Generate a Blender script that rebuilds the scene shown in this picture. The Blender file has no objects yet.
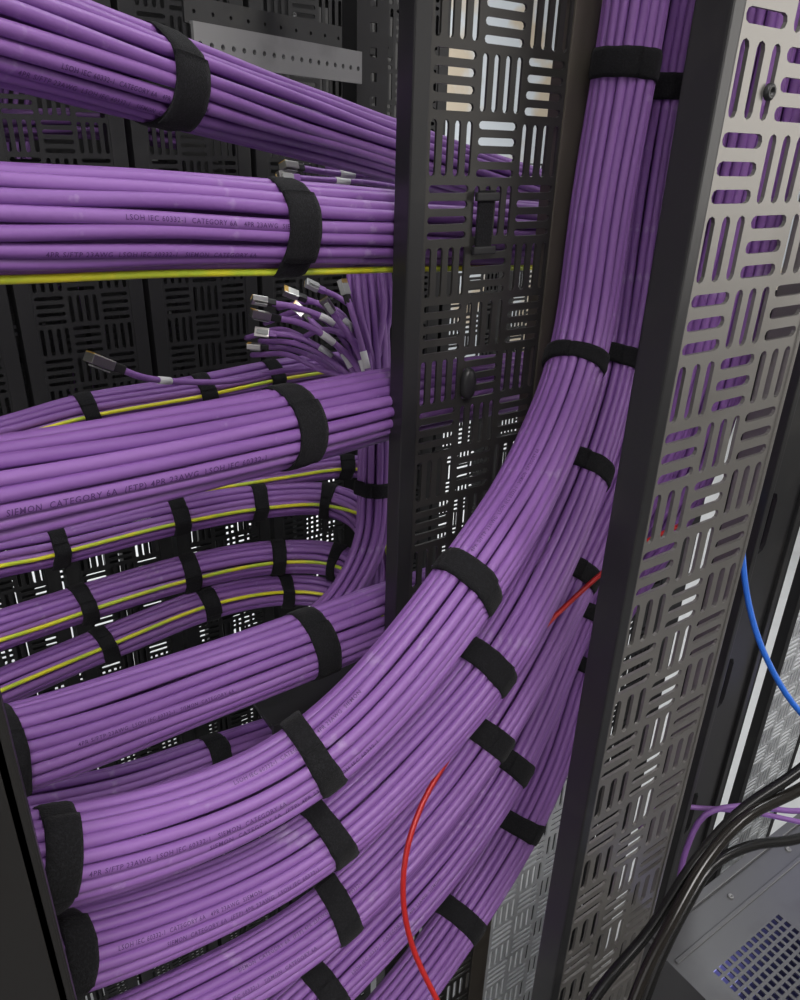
import bpy, bmesh, math, random
from mathutils import Vector, Matrix, noise
from mathutils.geometry import tessellate_polygon
random.seed(7)
COL = bpy.context.scene.collection
bpy.context.scene.view_settings.view_transform = 'Standard'
F = 750.0
C = Vector((0, 0, 1.5))
xc = Vector((1200, 314, -750)).normalized()
zc = Vector((50, 1600, 750)).normalized()
xc = (xc - zc * xc.dot(zc)).normalized()
yc = zc.cross(xc)
M = Matrix((xc, yc, zc))
MT = M.transposed()
def P(px, py, z): return C + M @ Vector(((px - 400) / F * z, -(py - 500) / F * z, -z))
def ray(px, py): return M @ Vector(((px - 400) / F, -(py - 500) / F, -1))
def PY(px, py, Y): r = ray(px, py); return C + r * (Y / r.y)
def PZ(px, py, Z): r = ray(px, py); return C + r * ((Z - C.z) / r.z)
def proj(p):
    q = MT @ (p - C); return 400 + F * q.x / -q.z, 500 - F * q.y / -q.z

# ------------------------------------------------------------ materials
def mat(name, col, rough=.5, metal=0, spec=.5, var=None, noise_scale=None, noise_col=None, noise_amt=.3, bump=0, bump_scale=400, emit=None, es=0, lo=.55, hi=.7, split=None, sheen=0):
    m = bpy.data.materials.new(name); m.use_nodes = True
    nt = m.node_tree; b = nt.nodes['Principled BSDF']
    b.inputs['Roughness'].default_value = rough; b.inputs['Metallic'].default_value = metal
    b.inputs['Specular IOR Level'].default_value = spec
    b.inputs['Base Color'].default_value = (*col, 1)
    if sheen:
        b.inputs['Sheen Weight'].default_value = sheen; b.inputs['Sheen Roughness'].default_value = .4
    src = None
    if var:
        oi = nt.nodes.new('ShaderNodeObjectInfo'); mx = nt.nodes.new('ShaderNodeMix'); mx.data_type = 'RGBA'
        nt.links.new(oi.outputs['Random'], mx.inputs['Factor'])
        mx.inputs['A'].default_value = (*col, 1); mx.inputs['B'].default_value = (*var, 1)
        src = mx.outputs['Result']
    tc = nt.nodes.new('ShaderNodeTexCoord')
    if split:   # tone step along Y, painting a dark and a bright floor half
        y0, col2 = split
        sp = nt.nodes.new('ShaderNodeSeparateXYZ'); nt.links.new(tc.outputs['Object'], sp.inputs[0])
        gt = nt.nodes.new('ShaderNodeMath'); gt.operation = 'GREATER_THAN'; gt.inputs[1].default_value = y0
        nt.links.new(sp.outputs['Y'], gt.inputs[0]); mx = nt.nodes.new('ShaderNodeMix'); mx.data_type = 'RGBA'
        nt.links.new(gt.outputs[0], mx.inputs['Factor']); mx.inputs['A'].default_value = (*col, 1); mx.inputs['B'].default_value = (*col2, 1)
        src = mx.outputs['Result']
    if noise_scale:
        n = nt.nodes.new('ShaderNodeTexNoise'); n.inputs['Scale'].default_value = noise_scale; n.inputs['Detail'].default_value = 4
        nt.links.new(tc.outputs['Object'], n.inputs['Vector'])
        mr = nt.nodes.new('ShaderNodeMapRange'); mr.inputs['From Min'].default_value = lo; mr.inputs['From Max'].default_value = hi
        mr.inputs['To Max'].default_value = noise_amt
        nt.links.new(n.outputs['Fac'], mr.inputs['Value'])
        mx = nt.nodes.new('ShaderNodeMix'); mx.data_type = 'RGBA'
        nt.links.new(mr.outputs['Result'], mx.inputs['Factor'])
        if src: nt.links.new(src, mx.inputs['A'])
        else: mx.inputs['A'].default_value = (*col, 1)
        mx.inputs['B'].default_value = (*noise_col, 1); src = mx.outputs['Result']
    if src: nt.links.new(src, b.inputs['Base Color'])
    if bump:
        n = nt.nodes.new('ShaderNodeTexNoise'); n.inputs['Scale'].default_value = bump_scale
        nt.links.new(tc.outputs['Object'], n.inputs['Vector'])
        bp = nt.nodes.new('ShaderNodeBump'); bp.inputs['Strength'].default_value = bump; bp.inputs['Distance'].default_value = .001
        nt.links.new(n.outputs['Fac'], bp.inputs['Height']); nt.links.new(bp.outputs['Normal'], b.inputs['Normal'])
    if emit:
        b.inputs['Emission Color'].default_value = (*emit, 1); b.inputs['Emission Strength'].default_value = es
    return m
PURPLE = mat('purple_pvc', (.235, .100, .355), .46, spec=.5, var=(.30, .14, .43), noise_scale=80, noise_col=(.62, .52, .70), noise_amt=.4, lo=.64, hi=.80, bump=.25, bump_scale=160)
YELLOW = mat('yellow_pvc', (.80, .75, .03), .4, noise_scale=30, noise_col=(.40, .62, .05), noise_amt=.7, lo=.45, hi=.6)
RED = mat('red_pvc', (.50, .02, .02), .35)
BLUE = mat('blue_pvc', (.02, .14, .62), .35)
TEAL = mat('teal_pvc', (.02, .30, .5), .4)
BLACKC = mat('black_rubber', (.010, .010, .010), .25)
BROWNC = mat('dark_brown_rubber', (.016, .014, .012), .2)
STRAP = mat('black_hook_and_loop', (.011, .011, .012), .95, spec=.2, bump=.6, bump_scale=1500, noise_scale=900, noise_col=(.026, .026, .03), noise_amt=.7, lo=.45, hi=.7, sheen=.05)
BLACKM = mat('black_powder_coat', (.018, .018, .019), .40, spec=.5, noise_scale=25, noise_col=(.045, .043, .04), noise_amt=.4)
PANEL1 = mat('satin_black_coat', (.052, .050, .047), .36, metal=.45, noise_scale=18, noise_col=(.08, .077, .07), noise_amt=.5)
BLACKD = mat('dull_black_steel', (.016, .016, .017), .5, spec=.45, noise_scale=25, noise_col=(.032, .032, .032), noise_amt=.4)
GREYM = mat('grey_brown_coat', (.13, .115, .095), .42, metal=.4, noise_scale=20, noise_col=(.07, .06, .05), noise_amt=.5)
POSTM = mat('dark_grey_coat', (.026, .025, .024), .45, metal=.2, noise_scale=20, noise_col=(.02, .019, .018), noise_amt=.5)
PANEL2 = mat('charcoal_metallic_coat', (.26, .25, .235), .45, metal=.7, noise_scale=12, noise_col=(.20, .19, .175), noise_amt=.6)
STEEL = mat('zinc_steel', (.26, .26, .26), .45, metal=.5, noise_scale=20, noise_col=(.18, .18, .18), noise_amt=.5)
CHROME = mat('plug_metal', (.66, .65, .62), .30, metal=1)
CLEAR = mat('plug_clear_plastic', (.40, .41, .40), .25)
GOLD = mat('gold_contact', (.7, .48, .15), .4, metal=1)
WHITE = mat('white_label', (.75, .75, .75), .6)
INK = mat('print_ink', (.085, .028, .14), .6)
WPANEL = mat('pale_grey_coat', (.60, .62, .64), .5, noise_scale=10, noise_col=(.5, .52, .54), noise_amt=.5)
CHASSIS = mat('grey_steel', (.14, .14, .145), .42, metal=.5, noise_scale=20, noise_col=(.10, .10, .105), noise_amt=.5)
FLOOR = mat('light_split_floor', (.12, .12, .125), .5, noise_scale=3, noise_col=(.3, .3, .31), noise_amt=.3, split=(.0, (.70, .71, .72)))  # colour darkened in the aisle and paled behind to shape reflected light
WALL = mat('pale_wall', (.60, .63, .66), .8, noise_scale=2.2, noise_col=(.55, .45, .32), noise_amt=.9, lo=.48, hi=.56)
CEIL = mat('ceiling_tile', (.5, .5, .5), .9, noise_scale=60, noise_col=(.4, .4, .4), noise_amt=.5)
LAMP = mat('lamp_diffuser', (.9, .9, .9), .5, emit=(1, .98, .94), es=4)

# ------------------------------------------------------------ helpers
def link(o, parent=None, label=None, cat=None, group=None, kind=None):
    COL.objects.link(o)
    if parent:
        o.parent = parent; o.matrix_parent_inverse = Matrix.Translation(-parent.location)
    if label: o['label'] = label
    if cat: o['category'] = cat
    if group: o['group'] = group
    if kind: o['kind'] = kind
    return o
def mesh_obj(name, verts, faces, m, smooth=False, origin=None, **k):
    origin = origin if origin is not None else Vector((0, 0, 0))
    me = bpy.data.meshes.new(name); me.from_pydata([tuple(Vector(v) - origin) for v in verts], [], faces); me.update()
    me.materials.append(m)
    if smooth: me.polygons.foreach_set('use_smooth', [True] * len(me.polygons))
    o = bpy.data.objects.new(name, me); o.location = origin
    return link(o, **k)
def empty(name, loc, **k):
    o = bpy.data.objects.new(name, None); o.location = loc; o.empty_display_size = .05
    return link(o, **k)
def box(name, x0, x1, y0, y1, z0, z1, m, bev=.0012, mtx=None, **k):
    bm = bmesh.new(); bmesh.ops.create_cube(bm, size=1)
    ctr = Vector(((x0 + x1) / 2, (y0 + y1) / 2, (z0 + z1) / 2))
    for v in bm.verts:
        v.co = Vector((v.co.x * (x1 - x0), v.co.y * (y1 - y0), v.co.z * (z1 - z0)))
    if bev: bmesh.ops.bevel(bm, geom=bm.edges[:], offset=bev, segments=2, affect='EDGES', profile=.7)
    if mtx is not None:
        for v in bm.verts: v.co = mtx @ (v.co + ctr)
        ctr = Vector((0, 0, 0))
    me = bpy.data.meshes.new(name); bm.to_mesh(me); bm.free(); me.materials.append(m)
    o = bpy.data.objects.new(name, me); o.location = ctr
    return link(o, **k)
def merge_boxes(name, lst, m, bev=.001, **k):
    bm = bmesh.new()
    for (x0, x1, y0, y1, z0, z1) in lst:
        r = bmesh.ops.create_cube(bm, size=1)
        for v in r['verts']:
            v.co = Vector(((x0 + x1) / 2 + v.co.x * (x1 - x0), (y0 + y1) / 2 + v.co.y * (y1 - y0), (z0 + z1) / 2 + v.co.z * (z1 - z0)))
    if bev: bmesh.ops.bevel(bm, geom=bm.edges[:], offset=bev, segments=1, affect='EDGES')
    me = bpy.data.meshes.new(name); bm.to_mesh(me); bm.free(); me.materials.append(m)
    return link(bpy.data.objects.new(name, me), **k)

def resample(pts, step=.009):
    n = len(pts)
    if n == 2: pts = [pts[0], (pts[0] + pts[1]) / 2, pts[1]]; n = 3
    ex = [pts[0] * 2 - pts[1]] + list(pts) + [pts[-1] * 2 - pts[-2]]
    out = []
    for i in range(1, n):
        p0, p1, p2, p3 = ex[i - 1], ex[i], ex[i + 1], ex[i + 2]
        t0 = 0; t1 = t0 + max((p1 - p0).length, 1e-5) ** .5; t2 = t1 + max((p2 - p1).length, 1e-5) ** .5; t3 = t2 + max((p3 - p2).length, 1e-5) ** .5
        k = 24
        for j in range(k):
            t = t1 + (t2 - t1) * j / k
            a1 = p0 * ((t1 - t) / (t1 - t0)) + p1 * ((t - t0) / (t1 - t0))
            a2 = p1 * ((t2 - t) / (t2 - t1)) + p2 * ((t - t1) / (t2 - t1))
            a3 = p2 * ((t3 - t) / (t3 - t2)) + p3 * ((t - t2) / (t3 - t2))
            b1 = a1 * ((t2 - t) / (t2 - t0)) + a2 * ((t - t0) / (t2 - t0))
            b2 = a2 * ((t3 - t) / (t3 - t1)) + a3 * ((t - t1) / (t3 - t1))
            out.append(b1 * ((t2 - t) / (t2 - t1)) + b2 * ((t - t1) / (t2 - t1)))
    out.append(Vector(pts[-1]))
    L = [0]
    for a, b in zip(out, out[1:]): L.append(L[-1] + (b - a).length)
    m = max(4, int(L[-1] / step)); res = []; j = 0
    for i in range(m + 1):
        s = L[-1] * i / m
        while j < len(L) - 2 and L[j + 1] < s: j += 1
        f = (s - L[j]) / max(1e-9, L[j + 1] - L[j]); res.append(out[j].lerp(out[j + 1], min(1, max(0, f))))
    return res
def smooth_path(pts, it):
    for _ in range(it):
        pts = [pts[0]] + [(pts[i - 1] + pts[i] * 2 + pts[i + 1]) / 4 for i in range(1, len(pts) - 1)] + [pts[-1]]
    return pts
def frames(pts):
    T = []
    for i in range(len(pts)):
        a = pts[max(0, i - 1)]; b = pts[min(len(pts) - 1, i + 1)]; T.append((b - a).normalized())
    up = Vector((0, 0, 1)) if abs(T[0].z) < .9 else Vector((0, 1, 0))
    n = (up - T[0] * up.dot(T[0])).normalized(); N = [n]
    for i in range(1, len(pts)):
        n = (n - T[i] * n.dot(T[i])).normalized(); N.append(n)
    return T, N, [t.cross(n) for t, n in zip(T, N)]
def tube(name, pts, r, m, sides=10, **k):
    T, N, B = frames(pts); V = []; Fc = []
    for p, n, b in zip(pts, N, B):
        for j in range(sides):
            a = 2 * math.pi * j / sides; V.append(p + (n * math.cos(a) + b * math.sin(a)) * r)
    for i in range(len(pts) - 1):
        for j in range(sides):
            q = (j + 1) % sides; Fc.append((i * sides + j, i * sides + q, (i + 1) * sides + q, (i + 1) * sides + j))
    Fc.append(tuple(range(sides))[::-1]); Fc.append(tuple((len(pts) - 1) * sides + j for j in range(sides)))
    return mesh_obj(name, V, Fc, m, True, origin=pts[0].copy(), **k)
def hull(pts):
    pts = sorted(set(pts))
    def half(ps):
        h = []
        for p in ps:
            while len(h) >= 2 and (h[-1][0] - h[-2][0]) * (p[1] - h[-2][1]) - (h[-1][1] - h[-2][1]) * (p[0] - h[-2][0]) <= 0: h.pop()
            h.append(p)
        return h
    a = half(pts); b = half(pts[::-1]); return a[:-1] + b[:-1]

NB = 0
class Bundle: pass
def bundle(pts, n, R, rc, clabel, group, jr=.0009, ja=.10, twist=.5, extras=(), flat=1.0, sides=10, sm=0):
    global NB
    NB += 1; seed = NB * 3.71
    b = Bundle(); b.c = smooth_path(resample(pts), sm); b.T, b.N, b.B = frames(b.c); K = len(b.c)
    b.step = (b.c[1] - b.c[0]).length if not sm else (b.c[K // 2] - b.c[K // 2 - 1]).length
    b.uv = []; b.rs = []; b.cab = []; b.group = group
    for i in range(n):
        uv = []
        for k in range(K):
            s = k * b.step
            th = 2 * math.pi * i / n + twist * s + ja * noise.noise(Vector((s * 7, i * 5.3, seed))) * 2
            rr = (R - rc) + jr * 1.6 * noise.noise(Vector((s * 9 + 50, i * 3.1, seed)))
            if i % 5 == 2: rr += jr * .9 * math.sin(s * 11 + i)
            uv.append((rr * math.cos(th) * flat, rr * math.sin(th) / flat))
        b.uv.append(uv); b.rs.append(rc)
        pp = [b.c[k] + b.N[k] * uv[k][0] + b.B[k] * uv[k][1] for k in range(K)]
        o = tube('network_cable', pp, rc, PURPLE, sides, label=clabel, cat='cable', group=group)
        b.cab.append((o, pp))
    for (d, rc2, m, lab) in extras:
        uv = []
        for k in range(K):
            s = k * b.step
            x = d.dot(b.N[k]); y = d.dot(b.B[k])
            a = math.atan2(y, x) + .12 * noise.noise(Vector((s * 5, 9.9, seed)))
            rr = R + rc2 * .75
            uv.append((rr * math.cos(a) * flat, rr * math.sin(a) / flat))
        b.uv.append(uv); b.rs.append(rc2)
        pp = [b.c[k] + b.N[k] * uv[k][0] + b.B[k] * uv[k][1] for k in range(K)]
        tube('thin_cable', pp, rc2, m, 8, label=lab, cat='cable')
    return b
def at_s(arr, f):
    f = max(0, min(len(arr) - 1.001, f)); i = int(f); return arr[i].lerp(arr[i + 1], f - i)
def strap(b, px, py, label, w=.018, th=.0012, skew=0, tail0=None, tail=1.7):
    best = min(range(1, len(b.c) - 1), key=lambda k: (proj(b.c[k])[0] - px) ** 2 + (proj(b.c[k])[1] - py) ** 2)
    NA = 44; r = [0] * NA
    for k in (max(0, best - 1), best, min(len(b.c) - 1, best + 1)):
        cl = []
        for uv, rc in zip(b.uv, b.rs):
            for j in range(10):
                a = 2 * math.pi * j / 10; cl.append((uv[k][0] + rc * math.cos(a), uv[k][1] + rc * math.sin(a)))
        h = hull(cl)
        for j in range(NA):
            a = 2 * math.pi * j / NA; dx, dy = math.cos(a), math.sin(a); bestr = 0
            for (x1, y1), (x2, y2) in zip(h, h[1:] + h[:1]):
                ex, ey = x2 - x1, y2 - y1; den = dx * ey - dy * ex
                if abs(den) < 1e-12: continue
                t = (x1 * ey - y1 * ex) / den; u = (x1 * dy - y1 * dx) / den
                if t > 0 and -1e-6 <= u <= 1 + 1e-6: bestr = max(bestr, t)
            r[j] = max(r[j], bestr)
    r = [max(r[j], (r[j - 1] + r[j] * 2 + r[(j + 1) % NA]) / 4) + .0002 for j in range(NA)]
    NW = 6
    def pt(j, a, off):
        ang = 2 * math.pi * (j % NA) / NA
        wob = .0006 * noise.noise(Vector((j * .35, px, a * .05)))
        s = best + ((a / NW - .5) * w + skew * math.cos(ang + .6) + wob) / b.step
        c = at_s(b.c, s); n = at_s(b.N, s); bb = at_s(b.B, s)
        return c + (n * math.cos(ang) + bb * math.sin(ang)) * (r[j % NA] + off)
    V = []; Fc = []; S = NW + 1
    for j in range(NA):
        for a in range(S):
            e = .35 if a in (0, NW) else 1
            V.append(pt(j, a, th * e + .0003 * noise.noise(Vector((j * .7, a * .8, px)))))
        for a in range(S): V.append(pt(j, a, 0))
    for j in range(NA):
        q = (j + 1) % NA; A = j * 2 * S; B = q * 2 * S
        for a in range(NW):
            Fc.append((A + a, A + a + 1, B + a + 1, B + a)); Fc.append((A + S + a + 1, A + S + a, B + S + a, B + S + a + 1))
        Fc.append((A, B, B + S, A + S)); Fc.append((A + NW, A + S + NW, B + S + NW, B + NW))
    org = b.c[best].copy()
    o = mesh_obj('cable_strap', V, Fc, STRAP, True, origin=org, label=label, cat='strap', group='black straps around the cable bundles')
    cam = (C - b.c[best]).normalized()
    a0 = math.atan2(cam.dot(b.B[best]), cam.dot(b.N[best])) if tail0 is None else tail0
    j0 = int(round((a0 + random.uniform(-.9, .3)) / (2 * math.pi) * NA)) % NA; nt_ = int(tail / (2 * math.pi) * NA)
    V = []; Fc = []
    for q in range(nt_ + 1):
        lift = .0002 + (.0009 * max(0, (q - nt_ + 3) / 3))
        for a in range(S): V.append(pt(j0 + q, a, th * 1.9 * (.7 if a in (0, NW) else 1) + lift))
        for a in range(S): V.append(pt(j0 + q, a, th * .5 + lift))
    for q in range(nt_):
        A = q * 2 * S; B = (q + 1) * 2 * S
        for a in range(NW):
            Fc.append((A + a, A + a + 1, B + a + 1, B + a)); Fc.append((A + S + a + 1, A + S + a, B + S + a, B + S + a + 1))
        Fc.append((A, B, B + S, A + S)); Fc.append((A + NW, A + S + NW, B + S + NW, B + NW))
    Fc.append(tuple(list(range(S)) + list(range(2 * S - 1, S - 1, -1)))); A = nt_ * 2 * S
    Fc.append(tuple([A + x for x in (list(range(S)) + list(range(2 * S - 1, S - 1, -1)))]))
    mesh_obj('loose_end', V, Fc, STRAP, True, origin=org, parent=o)
    return o

def text_geo(body):
    cu = bpy.data.curves.new('t', 'FONT'); cu.body = body; cu.size = 1; cu.resolution_u = 2; cu.space_character = 1.15; cu.offset = .008
    o = bpy.data.objects.new('t', cu); COL.objects.link(o); bpy.context.view_layer.update()
    dg = bpy.context.evaluated_depsgraph_get(); me = bpy.data.meshes.new_from_object(o.evaluated_get(dg))
    bm = bmesh.new(); bm.from_mesh(me); bmesh.ops.triangulate(bm, faces=bm.faces[:])
    for _ in range(3):
        es_ = [e for e in bm.edges if e.calc_length() > .2]
        if not es_: break
        bmesh.ops.subdivide_edges(bm, edges=es_, cuts=1); bmesh.ops.triangulate(bm, faces=bm.faces[:])
    bm.to_mesh(me); bm.free()
    v = [tuple(x.co) for x in me.vertices]; f = [tuple(p.vertices) for p in me.polygons]
    bpy.data.objects.remove(o); bpy.data.curves.remove(cu); bpy.data.meshes.remove(me)
    return v, f
TEXTS = [text_geo('SIEMON  CATEGORY 6A  (FTP) 4PR 23AWG  LSOH IEC 60332-1'), text_geo('4PR S/FTP 23AWG  LSOH IEC 60332-1   SIEMON  CATEGORY 6A'), text_geo('LSOH IEC 60332-1  CATEGORY 6A   4PR 23AWG  SIEMON')]
CR = M @ Vector((1, 0, 0))
def print_on(b, ang, px, which=0, size=.0046):
    mid = min(range(len(b.c)), key=lambda k: abs(proj(b.c[k])[0] - px))
    cam = (C - b.c[mid]).normalized()
    T = b.T[mid] if b.T[mid].dot(CR) > 0 else -b.T[mid]
    n = (cam - T * cam.dot(T)).normalized(); u = n.cross(T)
    want = n * math.cos(ang) + u * math.sin(ang)
    n_c = len(b.cab)
    i = max(range(n_c), key=lambda i: (b.cab[i][1][mid] - b.c[mid]).normalized().dot(want))
    o, pp = b.cab[i]; rc = b.rs[i]; c = list(b.c)
    if b.T[mid].dot(CR) < 0: pp = pp[::-1]; c = c[::-1]; mid = len(c) - 1 - mid
    L = len(pp); step = b.step
    v, f = TEXTS[which]; V = []; ok = []
    TT, _, _ = frames(pp)
    for (x, y, z) in v:
        s = mid + x * size / step
        ok.append(s < L - 1.1); s = min(s, L - 1.1)
        p = at_s(pp, s); t = at_s(TT, s).normalized(); rad = p - at_s(c, s); nn = (rad - t * rad.dot(t)).normalized()
        uu = nn.cross(t); a = (y - .35) * size / rc - ang * .3
        V.append(p + (nn * math.cos(a) + uu * math.sin(a)) * (rc + .00010))
    Fc = [q for q in f if all(ok[w] for w in q)]
    if Fc: mesh_obj('printed_writing', V, Fc, INK, False, origin=o.location.copy(), parent=o)

# ------------------------------------------------------------ slotted plates
PITCH = .0345
def slot_outline(cx, cy, L, W, vert):
    pts = []; r = W / 2; h = L / 2 - r
    for sgn, a0 in ((1, -90), (-1, 90)):
        for q in range(5):
            a = math.radians(a0 + 45 * q); pts.append((sgn * h + r * math.cos(a), r * math.sin(a)))
    if vert: pts = [(-y, x) for x, y in pts]
    return [(x + cx, y + cy) for x, y in pts]
def tile(vert, p=PITCH, ns=4, holes=None, wf=.50, lf=.86):
    outer = [(0, 0), (p, 0), (p, p), (0, p)]
    if holes is None:
        holes = []; sp = p / ns
        for i in range(ns):
            o = sp * (i + .5)
            holes.append(slot_outline(o if vert else p / 2, p / 2 if vert else o, p * lf, sp * wf, vert))
    polys = [[Vector((x, y, 0)) for x, y in q] for q in [outer] + holes]
    tris = tessellate_polygon(polys); flat = [v for q in polys for v in q]
    V = [(v.x, v.y) for v in flat]; loops = []; st = 4
    for h in holes: loops.append(list(range(st, st + len(h)))); st += len(h)
    return V, [tuple(t) for t in tris], loops
TH_, TV_ = tile(False), tile(True)
def plate_mesh(name, nc, nr, m, th=.0018, phase=0, tiles=None, p=PITCH):
    V = []; Fc = []
    for i in range(nc):
        for j in range(nr):
            tv, tf, lp = (tiles or (TH_, TV_))[(i + j + phase) % 2]
            b0 = len(V); n = len(tv)
            V += [(x + i * p, 0, y + j * p) for x, y in tv] + [(x + i * p, th, y + j * p) for x, y in tv]
            Fc += [(b0 + a, b0 + b, b0 + c) for a, b, c in tf] + [(b0 + n + c, b0 + n + b, b0 + n + a) for a, b, c in tf]
            for l in lp:
                for a, b in zip(l, l[1:] + l[:1]): Fc.append((b0 + a, b0 + b, b0 + n + b, b0 + n + a))
    me = bpy.data.meshes.new(name); me.from_pydata(V, [], Fc); me.update(); me.materials.append(m)
    bm = bmesh.new(); bm.from_mesh(me); bmesh.ops.recalc_face_normals(bm, faces=bm.faces); bm.to_mesh(me); bm.free()
    return me
def put(me, name, loc, parent=None, **k):
    o = bpy.data.objects.new(name, me); o.location = Vector(loc)
    return link(o, parent=parent, **k)

def manager(label, x0, y, m, railm, lw, rw, nr=58, nc=3, depth=.014, phase=0, me=None, rdepth=None, p=PITCH):
    w = nc * p; H = nr * p
    root = empty('cable_manager_panel', (x0, y, 0), label=label, cat='rack panel')
    me = me or plate_mesh('slotted_plate', nc, nr, m, phase=phase)
    put(me, 'slotted_plate', (x0 + lw, y, 0), root)
    box('edge_rail', x0, x0 + lw, y - .001, y + depth, 0, H, railm[0], parent=root)
    box('edge_rail', x0 + lw + w, x0 + lw + w + rw, y - .001, y + (rdepth or depth), 0, H, railm[1], parent=root)
    return root, me
p1, me1 = manager('black slotted rack panel in the middle, with the sweeping purple bundles passing its front', .262, .378, PANEL1, (BLACKM, GREYM), .012, .022)
me1w = plate_mesh('slotted_plate', 4, 27, WPANEL)
p1b, _ = manager('pale slotted panel low between the outermost sweeping bundle and the nearer slotted panel', .402, .382, WPANEL, (WPANEL, BLACKM), .004, .010, me=me1w, nr=27, nc=4)  # coat made pale to carry the brightness seen behind the openings
PB = .0315
big = (tile(False, p=PB, ns=3, wf=.52, lf=.86), tile(True, p=PB, ns=3, wf=.52, lf=.86))
me2 = plate_mesh('slotted_plate', 3, 64, PANEL2, phase=1, tiles=big, p=PB)
p2, me2 = manager('large charcoal slotted rack panel at right, nearest, shiny at its top', .278, .200, PANEL2, (BLACKM, PANEL2), .008, .003, depth=.016, me=me2, nr=64, p=PB)
me3 = plate_mesh('slotted_plate', 3, 58, BLACKD)
backx = [(-.165, 'leftmost far slotted panel, cut by the left picture edge'), (-.022, 'far black slotted panel at left behind the upper purple bundles'), (.12, 'far black slotted panel seen above and below the second purple bundle'),
         (.262, 'far black slotted panel left of the cable ends with metal plugs'), (.404, 'far black slotted panel behind the cable ends with metal plugs'), (.546, 'far black slotted panel seen through the middle slotted panel')]
for x, lb in backx:
    manager(lb, x, .90, BLACKD, (BLACKD, BLACKD), .016, .016, me=me3, depth=.03)
manager('dark slotted panel added to darken the openings of the nearer slotted panel', .556, .44, BLACKD, (BLACKD, BLACKD), .018, .050, me=me3, depth=.02)  # added so fewer slots of the nearer panel show bright background
me3b = plate_mesh('slotted_plate', 3, 43, BLACKD)
for i, x in enumerate([-.21, -.068, .074, .216, .358, .50, .642, .784, .926]):  # extra rear layer, added to dim the bright background through the slots
    r_, _ = manager('rearmost black slotted panel, added behind the far panels to break up bright glints', x, 1.02, BLACKD, (BLACKD, BLACKD), .016, .016, nr=43, me=me3b, depth=.03)
    r_['group'] = 'added rearmost row of slotted panels'
def hexbolt(parent, p, d, r=.004, h=.003, m=STEEL):
    V = []; Fc = []
    q = d.to_track_quat('Z', 'Y').to_matrix()
    prof = [(r, 0), (r, h * .7), (r * .8, h), (r * .45, h), (r * .4, h * .5)]
    for rr, hh in prof:
        for j in range(12): a = math.pi * 2 * j / 12; V.append(p + q @ Vector((rr * math.cos(a), rr * math.sin(a), hh)))
    for i in range(len(prof) - 1):
        for j in range(12): k = (j + 1) % 12; Fc.append((i * 12 + j, i * 12 + k, (i + 1) * 12 + k, (i + 1) * 12 + j))
    Fc.append(tuple(4 * 12 + j for j in range(12)))
    return mesh_obj('bolt', V, Fc, m, True, origin=p.copy(), parent=parent)
hexbolt(p2, PY(768, 92, .1999), Vector((0, -1, 0)), r=.0032, h=.002, m=BLACKM)
a = PY(484, 222, .376)
st = empty('panel_strap', a, label='short black strap threaded through slots high on the middle slotted panel', cat='strap')
box('band', a.x - .006, a.x + .006, a.y - .0015, a.y + .0005, a.z - .018, a.z + .018, STRAP, bev=.0005, parent=st)
box('buckle', a.x - .009, a.x + .009, a.y - .003, a.y - .0002, a.z + .012, a.z + .017, BLACKM, bev=.001, parent=st)
box('buckle', a.x - .009, a.x + .009, a.y - .003, a.y - .0002, a.z - .019, a.z - .014, BLACKM, bev=.001, parent=st)
a = PY(467, 383, .376)
V = []; Fc = []
for hh, s in ((0, 1), (.003, .95), (.0045, .75)):
    for j in range(20):
        t = 2 * math.pi * j / 20; V.append(Vector((a.x + .0055 * s * math.cos(t), a.y - hh, a.z + .011 * s * math.copysign(abs(math.sin(t)) ** .7, math.sin(t)))))
for i in range(2):
    for j in range(20): k = (j + 1) % 20; Fc.append((i * 20 + j, i * 20 + k, i * 20 + 20 + k, i * 20 + 20 + j))
Fc.append(tuple(40 + j for j in range(20)))
mesh_obj('oval_catch', V, Fc, BLACKM, True, origin=a, parent=p1)

# ------------------------------------------------------------ bundles
def path(l): return [P(*q) if len(q) == 3 else Vector(q[:3]) for q in l]
W = lambda x, y, z: (x, y, z, 0)
DN = Vector((-.15, -.35, -.92)); FR = Vector((-.35, -.9, .12)); FRU = Vector((-.3, -.85, .4))
YL = 'thin yellow cable running along '
bk = dict(jr=.0007, ja=.06, twist=.3)
B1 = bundle(path([(-150, -18, .27), (0, 27, .32), (170, 82, .41), (300, 122, .52), (400, 153, .62), (560, 200, .80), (640, 215, .9)]), 18, .0235, .00345,
            'purple network cable in the topmost left bundle', 'purple cables of the topmost left bundle', **bk)
B2 = bundle(path([(-150, 214, .28), (0, 220, .32), (160, 222, .37), (300, 227, .425), (400, 230, .485), (560, 235, .60), (700, 238, .75)]), 18, .0235, .00345,
            'purple network cable in the second left bundle, the one with a yellow-green cable below', 'purple cables of the second left bundle',
            extras=[(DN, .0020, YELLOW, YL + 'the underside of the second left bundle')], **bk)
B3 = bundle(path([(-140, 512, .29), (0, 487, .335), (150, 457, .385), (300, 424, .455), (400, 402, .53), (540, 378, .64), (640, 365, .75)]), 18, .0242, .00355,
            'purple network cable in the third left bundle at mid height', 'purple cables of the third left bundle', **bk)
B4 = bundle(path([(-100, 775, .40), (25, 745, .44), (180, 692, .51), (320, 640, .57), (392, 612, .62), (500, 575, .72), (600, 560, .8)]), 20, .0262, .0035,
            'purple network cable in the fourth left bundle, just above the sweeping ones', 'purple cables of the fourth left bundle', **bk)
RM = .0184; rM = .00275; nM = 18
mk = dict(jr=.0006, ja=.04, sm=12)
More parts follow.
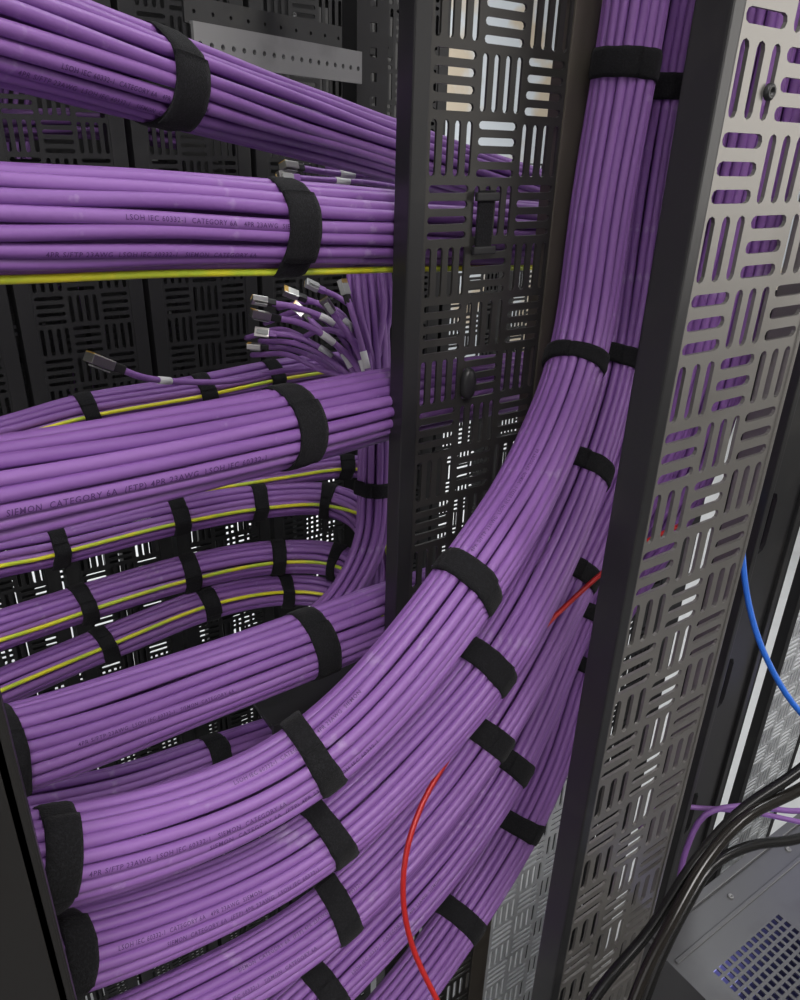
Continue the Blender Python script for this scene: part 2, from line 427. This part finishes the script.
m1 = bundle(path([W(.405, .353, 2.0), W(.405, .353, 1.75), (625, 70, .455), (602, 200, .48), (580, 350, .51), (536, 470, .465), (470, 580, .40), (400, 672, .385), (322, 752, .375), (250, 797, .36), (155, 833, .335), (50, 860, .305), (-80, 882, .275)]), nM, .0195, .0029,
            'purple network cable in the foremost bundle, sweeping from upper right to lower left', 'purple cables of the foremost sweeping bundle', twist=.35, **mk)
m2 = bundle(path([W(.450, .360, 2.0), W(.450, .360, 1.75), (659, 85, .50), (638, 220, .53), (618, 358, .55), (588, 465, .535), (548, 562, .50), (492, 662, .465), (422, 745, .45), (344, 824, .435), (262, 878, .41), (160, 922, .375), (62, 956, .333), (-80, 990, .295)]), nM, RM, rM,
            'purple network cable in the sweeping bundle just below the foremost one', 'purple cables of the second sweeping bundle', twist=.3, **mk)
m3 = bundle(path([W(.475, .335, 2.0), W(.475, .335, 1.75), (722, 80, .473), (656, 385, .56), (618, 480, .57), (576, 570, .555), (534, 657, .535), (490, 732, .515), (428, 815, .50), (352, 898, .475), (262, 963, .445), (165, 1014, .41), (70, 1060, .375)]), nM, RM, rM,
            'purple network cable in the middle one of five sweeping bundles', 'purple cables of the third sweeping bundle', twist=.3, **mk)
m4 = bundle(path([W(.45, .30, 2.0), W(.45, .30, 1.75), (752, 80, .438), (660, 440, .55), (616, 530, .58), (580, 602, .60), (548, 680, .59), (513, 757, .575), (442, 862, .545), (332, 980, .50), (240, 1065, .46)]), nM, RM, rM,
            'purple network cable in the fourth sweeping bundle, outside the middle one', 'purple cables of the fourth sweeping bundle', twist=.3, **mk)
m5 = bundle(path([W(.495, .305, 2.0), W(.495, .305, 1.75), (789, 80, .4635), (686, 480, .59), (622, 590, .65), (580, 665, .67), (556, 745, .66), (519, 826, .65), (460, 920, .62), (385, 1020, .57), (325, 1085, .53)]), nM, .0195, .0029,
            'purple network cable in the outermost sweeping bundle, low by the slotted panel', 'purple cables of the outermost sweeping bundle', twist=.3, **mk)
RC = .0175; rC = .0034
c1 = bundle(path([(-60, 452, .63), (0, 437, .66), (85, 413, .70), (200, 393, .74), (275, 377, .78), (345, 366, .84)]), 13, RC, rC,
            'purple network cable in the highest rear bundle, above the third left bundle', 'purple cables of the highest rear bundle', sides=8, extras=[(FR, .0018, YELLOW, YL + 'the highest rear bundle')])
c1b = bundle(path([(150, 492, .74), (220, 484, .76), (285, 474, .78), (345, 466, .8), (392, 470, .82)]), 9, .0125, rC,
             'purple network cable in the short rear bundle showing just under the third left bundle', 'purple cables of the short rear bundle', sides=8, extras=[(FR, .0018, YELLOW, YL + 'the short rear bundle')])
c2 = bundle(path([(-60, 572, .60), (0, 558, .63), (52, 548, .66), (180, 516, .72), (260, 502, .76), (325, 500, .78), (362, 515, .77), (382, 550, .75), (385, 590, .74)]), 13, RC, rC,
            'purple network cable in the rear bundle just below the third left bundle', 'purple cables of the second rear bundle', sides=8, extras=[(FR, .0018, YELLOW, YL + 'the second rear bundle')])
c3 = bundle(path([(-60, 650, .60), (0, 630, .63), (78, 605, .68), (190, 572, .73), (275, 557, .77), (335, 560, .78), (372, 585, .76), (380, 625, .75)]), 13, RC, rC,
            'purple network cable in the third rear bundle down', 'purple cables of the third rear bundle', sides=8, extras=[(FR, .0018, YELLOW, YL + 'the third rear bundle')])
c4 = bundle(path([(-60, 715, .60), (0, 688, .63), (100, 646, .69), (210, 603, .74), (282, 590, .78), (325, 593, .79), (360, 610, .78), (372, 640, .77)]), 12, .0162, rC,
            'purple network cable in the lowest rear bundle above the fourth left bundle', 'purple cables of the lowest rear bundle', sides=8, extras=[(FRU, .0018, YELLOW, YL + 'the lowest rear bundle')])
c5 = bundle(path([(-20, 812, .50), (60, 797, .54), (130, 780, .58), (212, 752, .62), (300, 722, .70)]), 10, .0140, rC,
            'purple network cable in the slim bundle tucked under the fourth left bundle', 'purple cables of the slim tucked bundle', sides=8)
v1 = bundle(path([(368, 270, .66), (374, 340, .665), (376, 430, .67), (375, 487, .68), (370, 540, .69), (348, 588, .69), (315, 622, .70), (260, 650, .72)]), 11, .0155, .0031,
            'purple network cable in the upright bundle just left of the middle slotted panel', 'purple cables of the upright rear bundle', sides=8, jr=.0018)
d1 = bundle(path([(-80, 128, .78), (0, 126, .80), (90, 124, .83), (180, 134, .86)]), 9, .016, .0034,
            'purple network cable behind the gap between the two topmost left bundles', 'purple cables behind the two topmost left bundles', sides=8, jr=.003)
d4 = bundle(path([(18, 60, .98), (14, 120, 1.0), (22, 180, 1.02), (60, 260, 1.04), (90, 330, 1.06), (80, 420, 1.05)]), 8, .02, .0034,
            'purple network cable dropping behind the far slotted panels at upper left', 'purple cables dropping behind the far left panels', sides=6, jr=.003)
d2 = bundle([Vector((1.02, .62, 1.95)), Vector((1.0, .60, 1.6)), Vector((.98, .60, 1.3)), Vector((.96, .62, .9))], 7, .013, .0036,
            'purple network cable glimpsed through the slots of the nearer panel', 'purple cables beyond the nearer slotted panel', sides=6)
d3 = bundle([Vector((.80, .56, 1.9)), Vector((.78, .55, 1.5)), Vector((.76, .55, 1.2)), Vector((.70, .58, .9)), Vector((.60, .62, .72))], 12, .030, .0036,
            'purple network cable glimpsed through the slots of the middle panel', 'purple cables beyond the middle slotted panel', sides=6, jr=.004)

def straps(b, desc, lst, **k):
    n = len(lst); words = ['first', 'second', 'third', 'fourth', 'fifth', 'sixth', 'seventh']
    for i, (px, py, w) in enumerate(lst):
        if n == 1: lab = 'black fabric strap around %s' % desc
        else: lab = 'black fabric strap, %s from the left on %s' % (words[i], desc)
        strap(b, px, py, lab, w=w, skew=random.uniform(-.002, .002), **k)
straps(B1, 'the topmost left bundle', [(162, 79, .025)])
straps(B2, 'the second left bundle', [(282, 227, .0195)])
straps(B3, 'the third left bundle', [(285, 426, .0195)])
straps(B4, 'the fourth left bundle', [(-12, 756, .022), (306, 645, .018)])
straps(m1, 'the foremost sweeping bundle', [(44, 863, .0140), (310, 760, .0135), (468, 582, .013), (578, 362, .0145), (624, 72, .0165)])
straps(m2, 'the second sweeping bundle', [(52, 957, .013), (332, 832, .015), (486, 671, .0150), (590, 467, .0155), (618, 358, .015), (659, 85, .016)])
straps(m3, 'the middle sweeping bundle', [(92, 1049, .014), (340, 908, .016), (489, 735, .0165), (576, 570, .015), (650, 395, .016)])
straps(m4, 'the fourth sweeping bundle', [(325, 988, .017), (511, 764, .017), (580, 602, .015)])
straps(m5, 'the outermost sweeping bundle', [(458, 925, .018), (519, 829, .018), (580, 662, .015)])
straps(c1, 'the highest rear bundle', [(85, 413, .015), (200, 393, .015), (273, 377, .015)])
straps(c1b, 'the short rear bundle', [(345, 467, .015)])
straps(c2, 'the second rear bundle', [(52, 549, .015), (180, 516, .015), (260, 502, .015), (326, 500, .015)])
straps(c3, 'the third rear bundle', [(78, 606, .016), (190, 572, .015), (275, 557, .015), (335, 560, .014)])
straps(c4, 'the lowest rear bundle', [(100, 646, .015), (210, 603, .015), (283, 590, .014)])
straps(c5, 'the slim bundle tucked under the fourth left bundle', [(212, 752, .016)])
straps(v1, 'the upright rear bundle', [(375, 487, .013)])

for bd, ang, px, wh in [(B3, -.40, -24, 0), (B2, -.5, 20, 1), (B2, .1, 110, 2), (B1, -.35, 30, 2), (B1, -.75, -10, 1), (B4, -.3, 60, 1), (m1, -.35, 80, 1), (m1, -.8, 190, 0), (m1, .3, 230, 2),
                        (m2, -.3, 90, 2), (m2, -.75, 150, 0), (m3, -.5, 160, 1), (m3, 0, 230, 0), (m1, .3, 470, 1), (m4, -.2, 340, 2)]:
    print_on(bd, ang, px, wh, size=(.0044 if bd is B3 else .0034) if bd.rs[0] > .0032 else .0029)

# ------------------------------------------------------------ single cables
def cable(name, pts, r, m, label, cat='cable', **k):
    return tube(name, resample(path(pts), .008), r, m, 12, label=label, cat=cat, **k)
cable('patch_cable', [(680, 525, .56), (640, 545, .535), (608, 568, .515), (572, 600, .51), (536, 636, .497), (512, 668, .502), (488, 698, .50), (466, 730, .49), (446, 762, .462), (424, 800, .45), (408, 845, .44), (403, 895, .44), (412, 945, .445), (437, 1000, .45), (470, 1060, .46)],
      .0017, RED, 'thin red patch cable crossing the sweeping purple bundles')
cable('patch_cable', [(752, 430, .52), (745, 480, .51), (742, 540, .50), (748, 600, .50), (765, 655, .50), (800, 712, .50), (850, 750, .50)], .0020, BLUE, 'blue patch cable hanging at the right edge')
cable('patch_cable', [(800, 405, .52), (792, 425, .53), (784, 455, .53), (777, 490, .54), (773, 520, .56), (780, 560, .60)], .0014, TEAL, 'thin teal cable by the dark upright at right')
cable('patch_cable', [(800, 330, .80), (790, 420, .80), (784, 500, .80), (770, 590, .80), (740, 640, .80)], .0020, BLUE, 'second blue cable hanging behind the dark upright at right')
cable('power_cable', [(880, 700, .50), (800, 770, .48), (740, 812, .47), (695, 862, .46), (650, 930, .455), (600, 990, .45), (560, 1060, .45)], .0034, BLACKC, 'thick black power cable running lowest beside the nearer slotted panel')
cable('power_cable', [(880, 740, .50), (800, 789, .48), (745, 818, .465), (708, 858, .455), (672, 920, .445), (640, 985, .44), (615, 1060, .44)], .0036, BROWNC, 'thick brownish black power cable, glossy, uppermost of the lower right cables')
cable('power_cable', [(880, 800, .53), (800, 838, .51), (750, 846, .50), (712, 866, .49), (690, 900, .485), (660, 960, .48), (630, 1040, .48)], .0034, BLACKC, 'thick black power cable branching level over the grey chassis')
cable('network_cable', [(860, 800, .62), (800, 811, .62), (740, 806, .62), (705, 815, .62), (686, 850, .62), (676, 900, .63)], .0024, PURPLE, 'single purple cable crossing level at lower right')
cable('network_cable', [(860, 835, .64), (800, 822, .64), (750, 812, .64), (700, 808, .64), (660, 806, .65), (640, 830, .66)], .0022, PURPLE, 'lower single purple cable at lower right behind the power cables')
def plug_cable(pts, label, labels=True, flip=0, clear=False, s=.82):
    pp = resample(path(pts), .007); p0 = pp[0]; d = (pp[0] - pp[3]).normalized()
    root = empty('patch_cable', p0, label=label, cat='cable')
    tube('sheath', pp, .0026, PURPLE, 10, parent=root)
    q = Matrix.Translation(p0) @ d.to_track_quat('X', 'Z').to_matrix().to_4x4() @ Matrix.Rotation(flip, 4, 'X') @ Matrix.Scale(s, 4)
    k = dict(parent=root)
    body = CLEAR if clear else CHROME
    box('plug_boot', -.004, .006, -.0036, .0036, -.0032, .0032, PURPLE if flip > 1 else BLACKM, bev=.0012, mtx=q, **k)
    box('plug_body', .006, .023, -.0055, .0055, -.0033, .0033, body, bev=.0006, mtx=q, **k)
    merge = [(.0185, .0233, -.0046 + .00125 * i, -.0040 + .00125 * i, .0028, .0037) for i in range(8)]
    bmc = merge_boxes('plug_contacts', merge, GOLD, bev=0)
    bmc.data.transform(q); bmc.parent = root; bmc.matrix_parent_inverse = Matrix.Translation(-root.location)
    box('plug_latch', .006, .020, -.0026, .0026, -.0052, -.0042, CLEAR, bev=.0004, mtx=q, **k)
    if labels:
        i = 6
        tube('label_band', pp[i:i + 3], .0031, WHITE, 10, parent=root)
    return root
plug_cable([(276, 318, .60), (300, 323, .61), (330, 340, .63), (357, 368, .65), (366, 420, .652)], 'purple cable with metal plug, lowest of the left-pointing plugs in the cluster', s=.9)
plug_cable([(272, 303, .63), (298, 308, .64), (333, 323, .65), (360, 355, .66), (369, 420, .66)], 'purple cable with metal plug, middle of the left-pointing plugs in the cluster', flip=.7, s=.75)
plug_cable([(303, 298, .66), (325, 307, .67), (350, 326, .67), (368, 360, .67), (374, 420, .66)], 'purple cable with metal plug pointing left just under the second left bundle', flip=-.5)
plug_cable([(335, 316, .62), (345, 330, .63), (356, 348, .64), (366, 375, .645), (372, 420, .645)], 'purple cable with metal plug, nearest the upright bundle', flip=1.2, s=.75)
plug_cable([(274, 334, .67), (290, 335, .67), (322, 349, .67), (352, 382, .67), (362, 430, .67)], 'purple cable with metal plug just above the rear bundle strap', flip=2.0, s=.75)
plug_cable([(266, 347, .70), (290, 349, .70), (325, 364, .69), (350, 392, .69), (358, 440, .68)], 'purple cable with metal plug, farthest back in the cluster', labels=False, s=.75)
plug_cable([(322, 290, .70), (336, 296, .71), (352, 308, .71), (366, 340, .70), (372, 400, .69)], 'purple cable with pale plug, uppermost and rearmost of the cluster', flip=2.4, clear=True, s=.75)
plug_cable([(348, 300, .63), (353, 316, .63), (360, 340, .635), (368, 372, .64), (374, 420, .64)], 'purple cable with grey plug pointing up beside the loose rising cables', flip=.2, clear=True, s=.75)
plug_cable([(308, 318, .645), (322, 331, .645), (345, 356, .65), (360, 392, .655), (368, 430, .655)], 'purple cable with short metal plug in the middle of the cluster', flip=-1.0, s=.75)
for i, (x, y, z) in enumerate([(300, 345, .66), (292, 356, .665), (322, 318, .655), (318, 303, .68), (286, 330, .69), (305, 312, .66), (330, 330, .64)]):
    tube('network_cable', resample(path([(x - 40, y - 4 + i * 3, z + .06), (x, y, z), (x + 26, y + 13, z), (356 + i * 2, 385, .66), (364 + i * 2, 440, .665)]), .008), .0025, PURPLE, 8,
         label='thin purple cable without a visible plug in the fan of cable ends', cat='cable', group='plugless cables of the fan')
for i in range(4):
    tube('network_cable', resample(path([(318 + i * 4, 150 + i * 8, .74), (350, 158 + i * 7, .74), (410, 174 + i * 6, .80), (470, 190 + i * 4, .86)]), .008), .0027, PURPLE, 8,
         label='thin purple cable slanting between the two topmost left bundles near the middle panel', cat='cable', group='thin cables between the two topmost bundles')
plug_cable([(118, 368, .56), (138, 376, .575), (170, 381, .61), (230, 381, .66), (290, 370, .70), (345, 372, .71), (366, 420, .70)], 'purple cable with a metal plug reaching far left between second and third bundles', s=1.1)
plug_cable([(300, 168, .62), (325, 172, .64), (360, 176, .66), (400, 180, .70), (440, 190, .76)], 'purple cable with a metal plug between the two topmost left bundles', flip=.4)
plug_cable([(296, 178, .66), (325, 180, .68), (360, 182, .70), (400, 188, .74), (440, 198, .8)], 'purple cable with metal plug, lower one between the two topmost left bundles', flip=1.9)
for i, (x, z) in enumerate([(352, .655), (360, .64), (384, .65), (391, .66), (380, .68)]):
    tube('network_cable', resample(path([(x - 6 + i * 2, 215, z), (x - 3, 265, z), (x, 310, z), (373 + i, 370, .655), (374 + i * 2, 440, .652)]), .008), .0028, PURPLE, 8,
         label='loose purple cable rising behind the second left bundle from the upright bundle', cat='cable', group='loose cables rising from the upright bundle')

# ------------------------------------------------------------ near left post
q = P(27, 800, .235)
nl = empty('rack_upright', (q.x - .05, q.y, 0), label='dark metal upright close at the lower left corner', cat='rack post')
box('post', q.x - .055, q.x, q.y - .012, q.y + .002, 0, 1.40, POSTM, bev=.003, parent=nl)
box('post_lip', q.x - .006, q.x - .001, q.y - .012, q.y + .012, 0, 1.395, POSTM, bev=.001, parent=nl)

sh = empty('rack_shelf', (.30, .50, .0), label='black shelf bracket under the fourth left bundle beside the middle panel', cat='shelf')
a = P(290, 712, .60)
box('shelf_plate', a.x - .02, a.x + .16, a.y - .01, a.y + .045, a.z - .004, a.z, BLACKM, parent=sh)
box('shelf_lip', a.x - .02, a.x + .16, a.y - .012, a.y - .008, a.z - .025, a.z + .004, BLACKM, parent=sh)
box('shelf_leg', a.x + .12, a.x + .15, a.y + .02, a.y + .04, 0, a.z - .004, BLACKM, parent=sh)

# ------------------------------------------------------------ right side uprights
u1 = empty('rack_upright', (.48, .25, 0), label='black upright with oval holes just right of the nearer slotted panel', cat='rack post')
def oval_plate(name, w, h, holes, m, th=.003):
    outer = [(0, 0), (w, 0), (w, h), (0, h)]
    polys = [[Vector((x, y, 0)) for x, y in q] for q in [outer] + holes]
    tr = tessellate_polygon(polys); fl = [v for q in polys for v in q]; n = len(fl)
    V = [(v.x, 0, v.y) for v in fl] + [(v.x, th, v.y) for v in fl]
    Fc = [tuple(t) for t in tr] + [tuple(n + i for i in t[::-1]) for t in tr]
    st = 0
    for q in polys:
        l = list(range(st, st + len(q))); st += len(q)
        for a_, b_ in zip(l, l[1:] + l[:1]): Fc.append((a_, b_, n + b_, n + a_))
    me = bpy.data.meshes.new(name); me.from_pydata(V, [], Fc); me.update(); me.materials.append(m)
    bm = bmesh.new(); bm.from_mesh(me); bmesh.ops.recalc_face_normals(bm, faces=bm.faces); bm.to_mesh(me); bm.free()
    return me
hl = [slot_outline(.034, z, .05, .014, True) for z in [.1 + .145 * i for i in range(13)]]
put(oval_plate('front_plate', .072, 2.0, hl, BLACKM), 'front_plate', (.465, .25, 0), u1)
box('side_lip', .463, .469, .235, .255, 0, 2.0, BLACKM, parent=u1)
box('side_lip', .535, .541, .247, .29, 0, 2.0, BLACKM, parent=u1)
me5 = plate_mesh('slotted_plate', 4, 40, WPANEL)
manager('pale grey slotted panel beyond the blue cable at the right edge', .76, .42, WPANEL, (BLACKM, BLACKM), .014, .012, nr=40, nc=4, me=me5)
manager('second pale slotted panel farther beyond the right edge', .98, .42, WPANEL, (BLACKM, BLACKM), .014, .012, nr=40, nc=4, me=me5)

ch = empty('equipment_chassis', (.46, -.2, .45), label='grey metal chassis top with square vent holes at the lower right corner', cat='equipment')
sq = .0080
ht = tile(False, p=sq, holes=[[(.0014, .0014), (sq - .0014, .0014), (sq - .0014, sq - .0014), (.0014, sq - .0014)]])
NGX, NGY = 13, 8
gm = plate_mesh('vent_grille', NGX, NGY, CHASSIS, tiles=(ht, ht), p=sq, th=.0015)
gx, gy = .480, .122; zt = .85
g = put(gm, 'vent_grille', (0, 0, 0), ch); g.rotation_euler = (-math.pi / 2, 0, 0); g.location = (gx, gy, zt)
gw, gh = NGX * sq, NGY * sq
merge_boxes('top_plate', [(.455, gx, -.25, .24, zt - .0015, zt), (gx + gw, 1.15, -.25, .24, zt - .0015, zt), (gx, gx + gw, -.25, gy, zt - .0015, zt), (gx, gx + gw, gy + gh, .24, zt - .0015, zt)], CHASSIS, bev=0, parent=ch)
merge_boxes('raised_seam', [(.46, 1.14, .206, .210, zt, zt + .002), (.46, 1.14, .232, .24, zt, zt + .005)], CHASSIS, bev=.0005, parent=ch)
merge_boxes('case_walls', [(.455, .458, -.25, .24, .45, zt - .0015), (1.147, 1.15, -.25, .24, .45, zt - .0015), (.458, 1.147, -.25, -.247, .45, zt - .0015), (.458, 1.147, .237, .24, .45, zt - .0015), (.455, 1.15, -.25, .24, .445, .45)], CHASSIS, bev=0, parent=ch)
box('support_foot', .5, .56, -.2, .2, 0, .445, BLACKM, parent=ch); box('support_foot', 1.05, 1.11, -.2, .2, 0, .445, BLACKM, parent=ch)
for x in (.56, .66, .76): hexbolt(ch, Vector((x, .221, zt)), Vector((0, 0, 1)), r=.003, h=.002)

# ------------------------------------------------------------ upper left rack metalwork
def rail(label, p0, p1, h, holes, hr, m, square=False, fold=.03):
    L = (p1 - p0).length; d = (p1 - p0).normalized()
    hs = []
    for i in range(holes):
        cx = L * (i + .5) / holes
        hs.append([(cx - hr, h / 2 - hr), (cx + hr, h / 2 - hr), (cx + hr, h / 2 + hr), (cx - hr, h / 2 + hr)] if square else [(cx + hr * math.cos(a * .785), h / 2 + hr * math.sin(a * .785)) for a in range(8)])
    me = oval_plate('hole_strip', L, h, hs, m)
    up = Vector((0, 0, 1)) if abs(d.z) < .8 else Vector((-1, 0, 0))
    yv = up.cross(d).normalized(); upv = d.cross(yv).normalized()
    root = empty('mounting_rail', p0, label=label, cat='rack rail')
    o = bpy.data.objects.new('hole_strip', me); COL.objects.link(o); o.parent = root
    R = Matrix((d, yv, upv)).transposed().to_4x4(); o.matrix_local = R
    m2_ = bpy.data.meshes.new('fold')
    V = [(0, .0, h), (L, .0, h), (L, fold, h), (0, fold, h), (0, 0, h + .002), (L, 0, h + .002), (L, fold, h + .002), (0, fold, h + .002)]
    m2_.from_pydata(V, [], [(0, 1, 2, 3), (4, 5, 6, 7), (0, 1, 5, 4), (2, 3, 7, 6), (1, 2, 6, 5), (0, 3, 7, 4)]); m2_.materials.append(m)
    f = bpy.data.objects.new('folded_edge', m2_); COL.objects.link(f); f.parent = root; f.matrix_local = R
    return root
# the punched rail spans the rack parallel to the far panels
a = PY(196, 62, .66); 
rail('grey horizontal rail with a row of small round holes at the top left', Vector((a.x, .66, a.z)), Vector((a.x + .20, .735, a.z)), .026, 18, .0022, STEEL, fold=.004)
a = P(185, 22, .70)
rail('dark horizontal rail above the grey one, top left', a, Vector((a.x + .3, a.y + .10, a.z)), .02, 14, .002, BLACKM, fold=.01)
a = PY(358, 200, .76)
rail('dark upright rail with square holes behind the topmost bundles', Vector((a.x + .036, .76, 0)), Vector((a.x + .036, .76, 2.0)), .036, 90, .0042, BLACKD, True)
a = PY(268, 56, 1.05); b2 = PY(322, 56, 1.05)
dv = empty('equipment_box', (a.x, 1.05, 0), label='black box with a small screw, hanging at the top left of the rack', cat='equipment')
box('case', a.x, b2.x, 1.056, 1.222, a.z, 2.0, BLACKM, bev=.002, parent=dv)
box('faceplate', a.x + .004, b2.x - .004, 1.05, 1.056, a.z + .006, a.z + .08, BLACKD, bev=.001, parent=dv)
hexbolt(dv, Vector(((a.x + b2.x) / 2, 1.05, a.z + .05)), Vector((0, -1, 0)), r=.003, h=.001)

rk = empty('server_rack', (-.9, 1.25, 0), label='black open rack frame standing behind the far slotted panels', cat='rack')
for x in (-.9, .84):
    for y in (1.25, 1.9): box('post', x, x + .04, y, y + .04, 0, 2.2, BLACKD, bev=.002, parent=rk)
for i, (z0, z1, d) in enumerate([(1.02, 1.19, 'lowest'), (1.20, 1.42, 'second lowest'), (1.43, 1.70, 'second highest'), (1.71, 2.18, 'topmost')]):
    e = empty('equipment_unit', (-.85, 1.22, z0), label='black equipment unit, %s in the far rack' % d, cat='equipment')
    box('case', -.855, .835, 1.24, 1.85, z0, z1, BLACKD, bev=.003, parent=e)
    box('faceplate', -.86, .84, 1.225, 1.24, z0 + .003, z1 - .003, BLACKM, bev=.002, parent=e)
    for x in (-.2, .1, .35, .6):
        box('vent_slot', x, x + .1, 1.223, 1.2255, z0 + .03, z0 + .05, STEEL, bev=0, parent=e)

# ------------------------------------------------------------ room
def struct(name, x0, x1, y0, y1, z0, z1, m): return box(name, x0, x1, y0, y1, z0, z1, m, bev=0, kind='structure')
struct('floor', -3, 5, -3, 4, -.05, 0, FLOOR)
struct('ceiling', -3, 5, -3, 4, 2.7, 2.75, CEIL)
struct('wall_back', -3, 5, 4, 4.05, 0, 2.7, WALL)
struct('wall_left', -3.05, -3, -3, 4, 0, 2.7, WALL)
struct('wall_right', 5, 5.05, -3, 4, 0, 2.7, WALL)
struct('wall_front', -3, 5, -3.05, -3, 0, 2.7, WALL)
for (x, y, lb) in ((-.3, -.9, 'square ceiling light over the aisle'), (1.6, 2.6, 'square ceiling light beyond the racks')):
    r = empty('ceiling_light', (x, y, 2.69), label=lb, cat='light')
    box('light_frame', x - .32, x + .32, y - .32, y + .32, 2.685, 2.70, WPANEL, parent=r); box('diffuser', x - .28, x + .28, y - .28, y + .28, 2.678, 2.6845, LAMP, bev=0, parent=r)

def area(loc, target, size, power, col=(1, 1, 1), sy=None):
    l = bpy.data.lights.new('area', 'AREA'); l.energy = power; l.size = size; l.color = col
    if sy: l.shape = 'RECTANGLE'; l.size_y = sy
    o = bpy.data.objects.new('area_light', l); COL.objects.link(o); o.location = loc
    o.rotation_euler = (Vector(target) - Vector(loc)).to_track_quat('-Z', 'Y').to_euler(); return o
area((-.25, -.65, 2.62), (.2, .35, 1.3), .7, 26, (1, .97, .97), sy=1.2)
area((.55, -.6, 2.62), (.3, .3, 1.4), .4, 7, (1, .97, .95))
area((2.6, -1.4, 1.9), (.35, .2, 1.4), 1.4, 24, (1, .97, .93))
area((.6, 2.8, 2.62), (.6, 2.6, 0), 2.4, 60, (.95, .98, 1))
area((1.7, 2.4, 2.2), (1.9, 4, 1.6), 1.0, 40, (.95, .98, 1))
area((1.15, .64, 2.6), (1.15, .64, 0), .4, 8, (.95, .98, 1))
area((.25, .66, 2.5), (.25, .6, 1.2), .3, 2.2)
area((-.9, -.2, 1.5), (.2, .5, 1.3), .8, 2.2, (1, .98, 1))
pl = bpy.data.lights.new('chassis_glow', 'POINT'); pl.energy = 1.4; pl.color = (.35, .35, 1); pl.shadow_soft_size = .03
o = bpy.data.objects.new('chassis_glow', pl); COL.objects.link(o); o.location = (.62, .13, .62)
pl = bpy.data.lights.new('blue_point_light', 'POINT'); pl.energy = .06; pl.color = (.35, .35, 1); pl.shadow_soft_size = .05  # bare blue point light above the chassis top, without a fitting
o = bpy.data.objects.new('blue_point_light', pl); COL.objects.link(o); o.location = (.75, .22, .98)
w = bpy.data.worlds.new('World'); w.use_nodes = True; bpy.context.scene.world = w
w.node_tree.nodes['Background'].inputs['Color'].default_value = (.5, .52, .55, 1); w.node_tree.nodes['Background'].inputs['Strength'].default_value = .3

cd = bpy.data.cameras.new('Camera'); cd.lens = 27; cd.sensor_width = 36; cd.clip_start = .01
co = bpy.data.objects.new('Camera', cd); COL.objects.link(co)
co.matrix_world = Matrix.Translation(C) @ M.to_4x4()
bpy.context.scene.camera = co
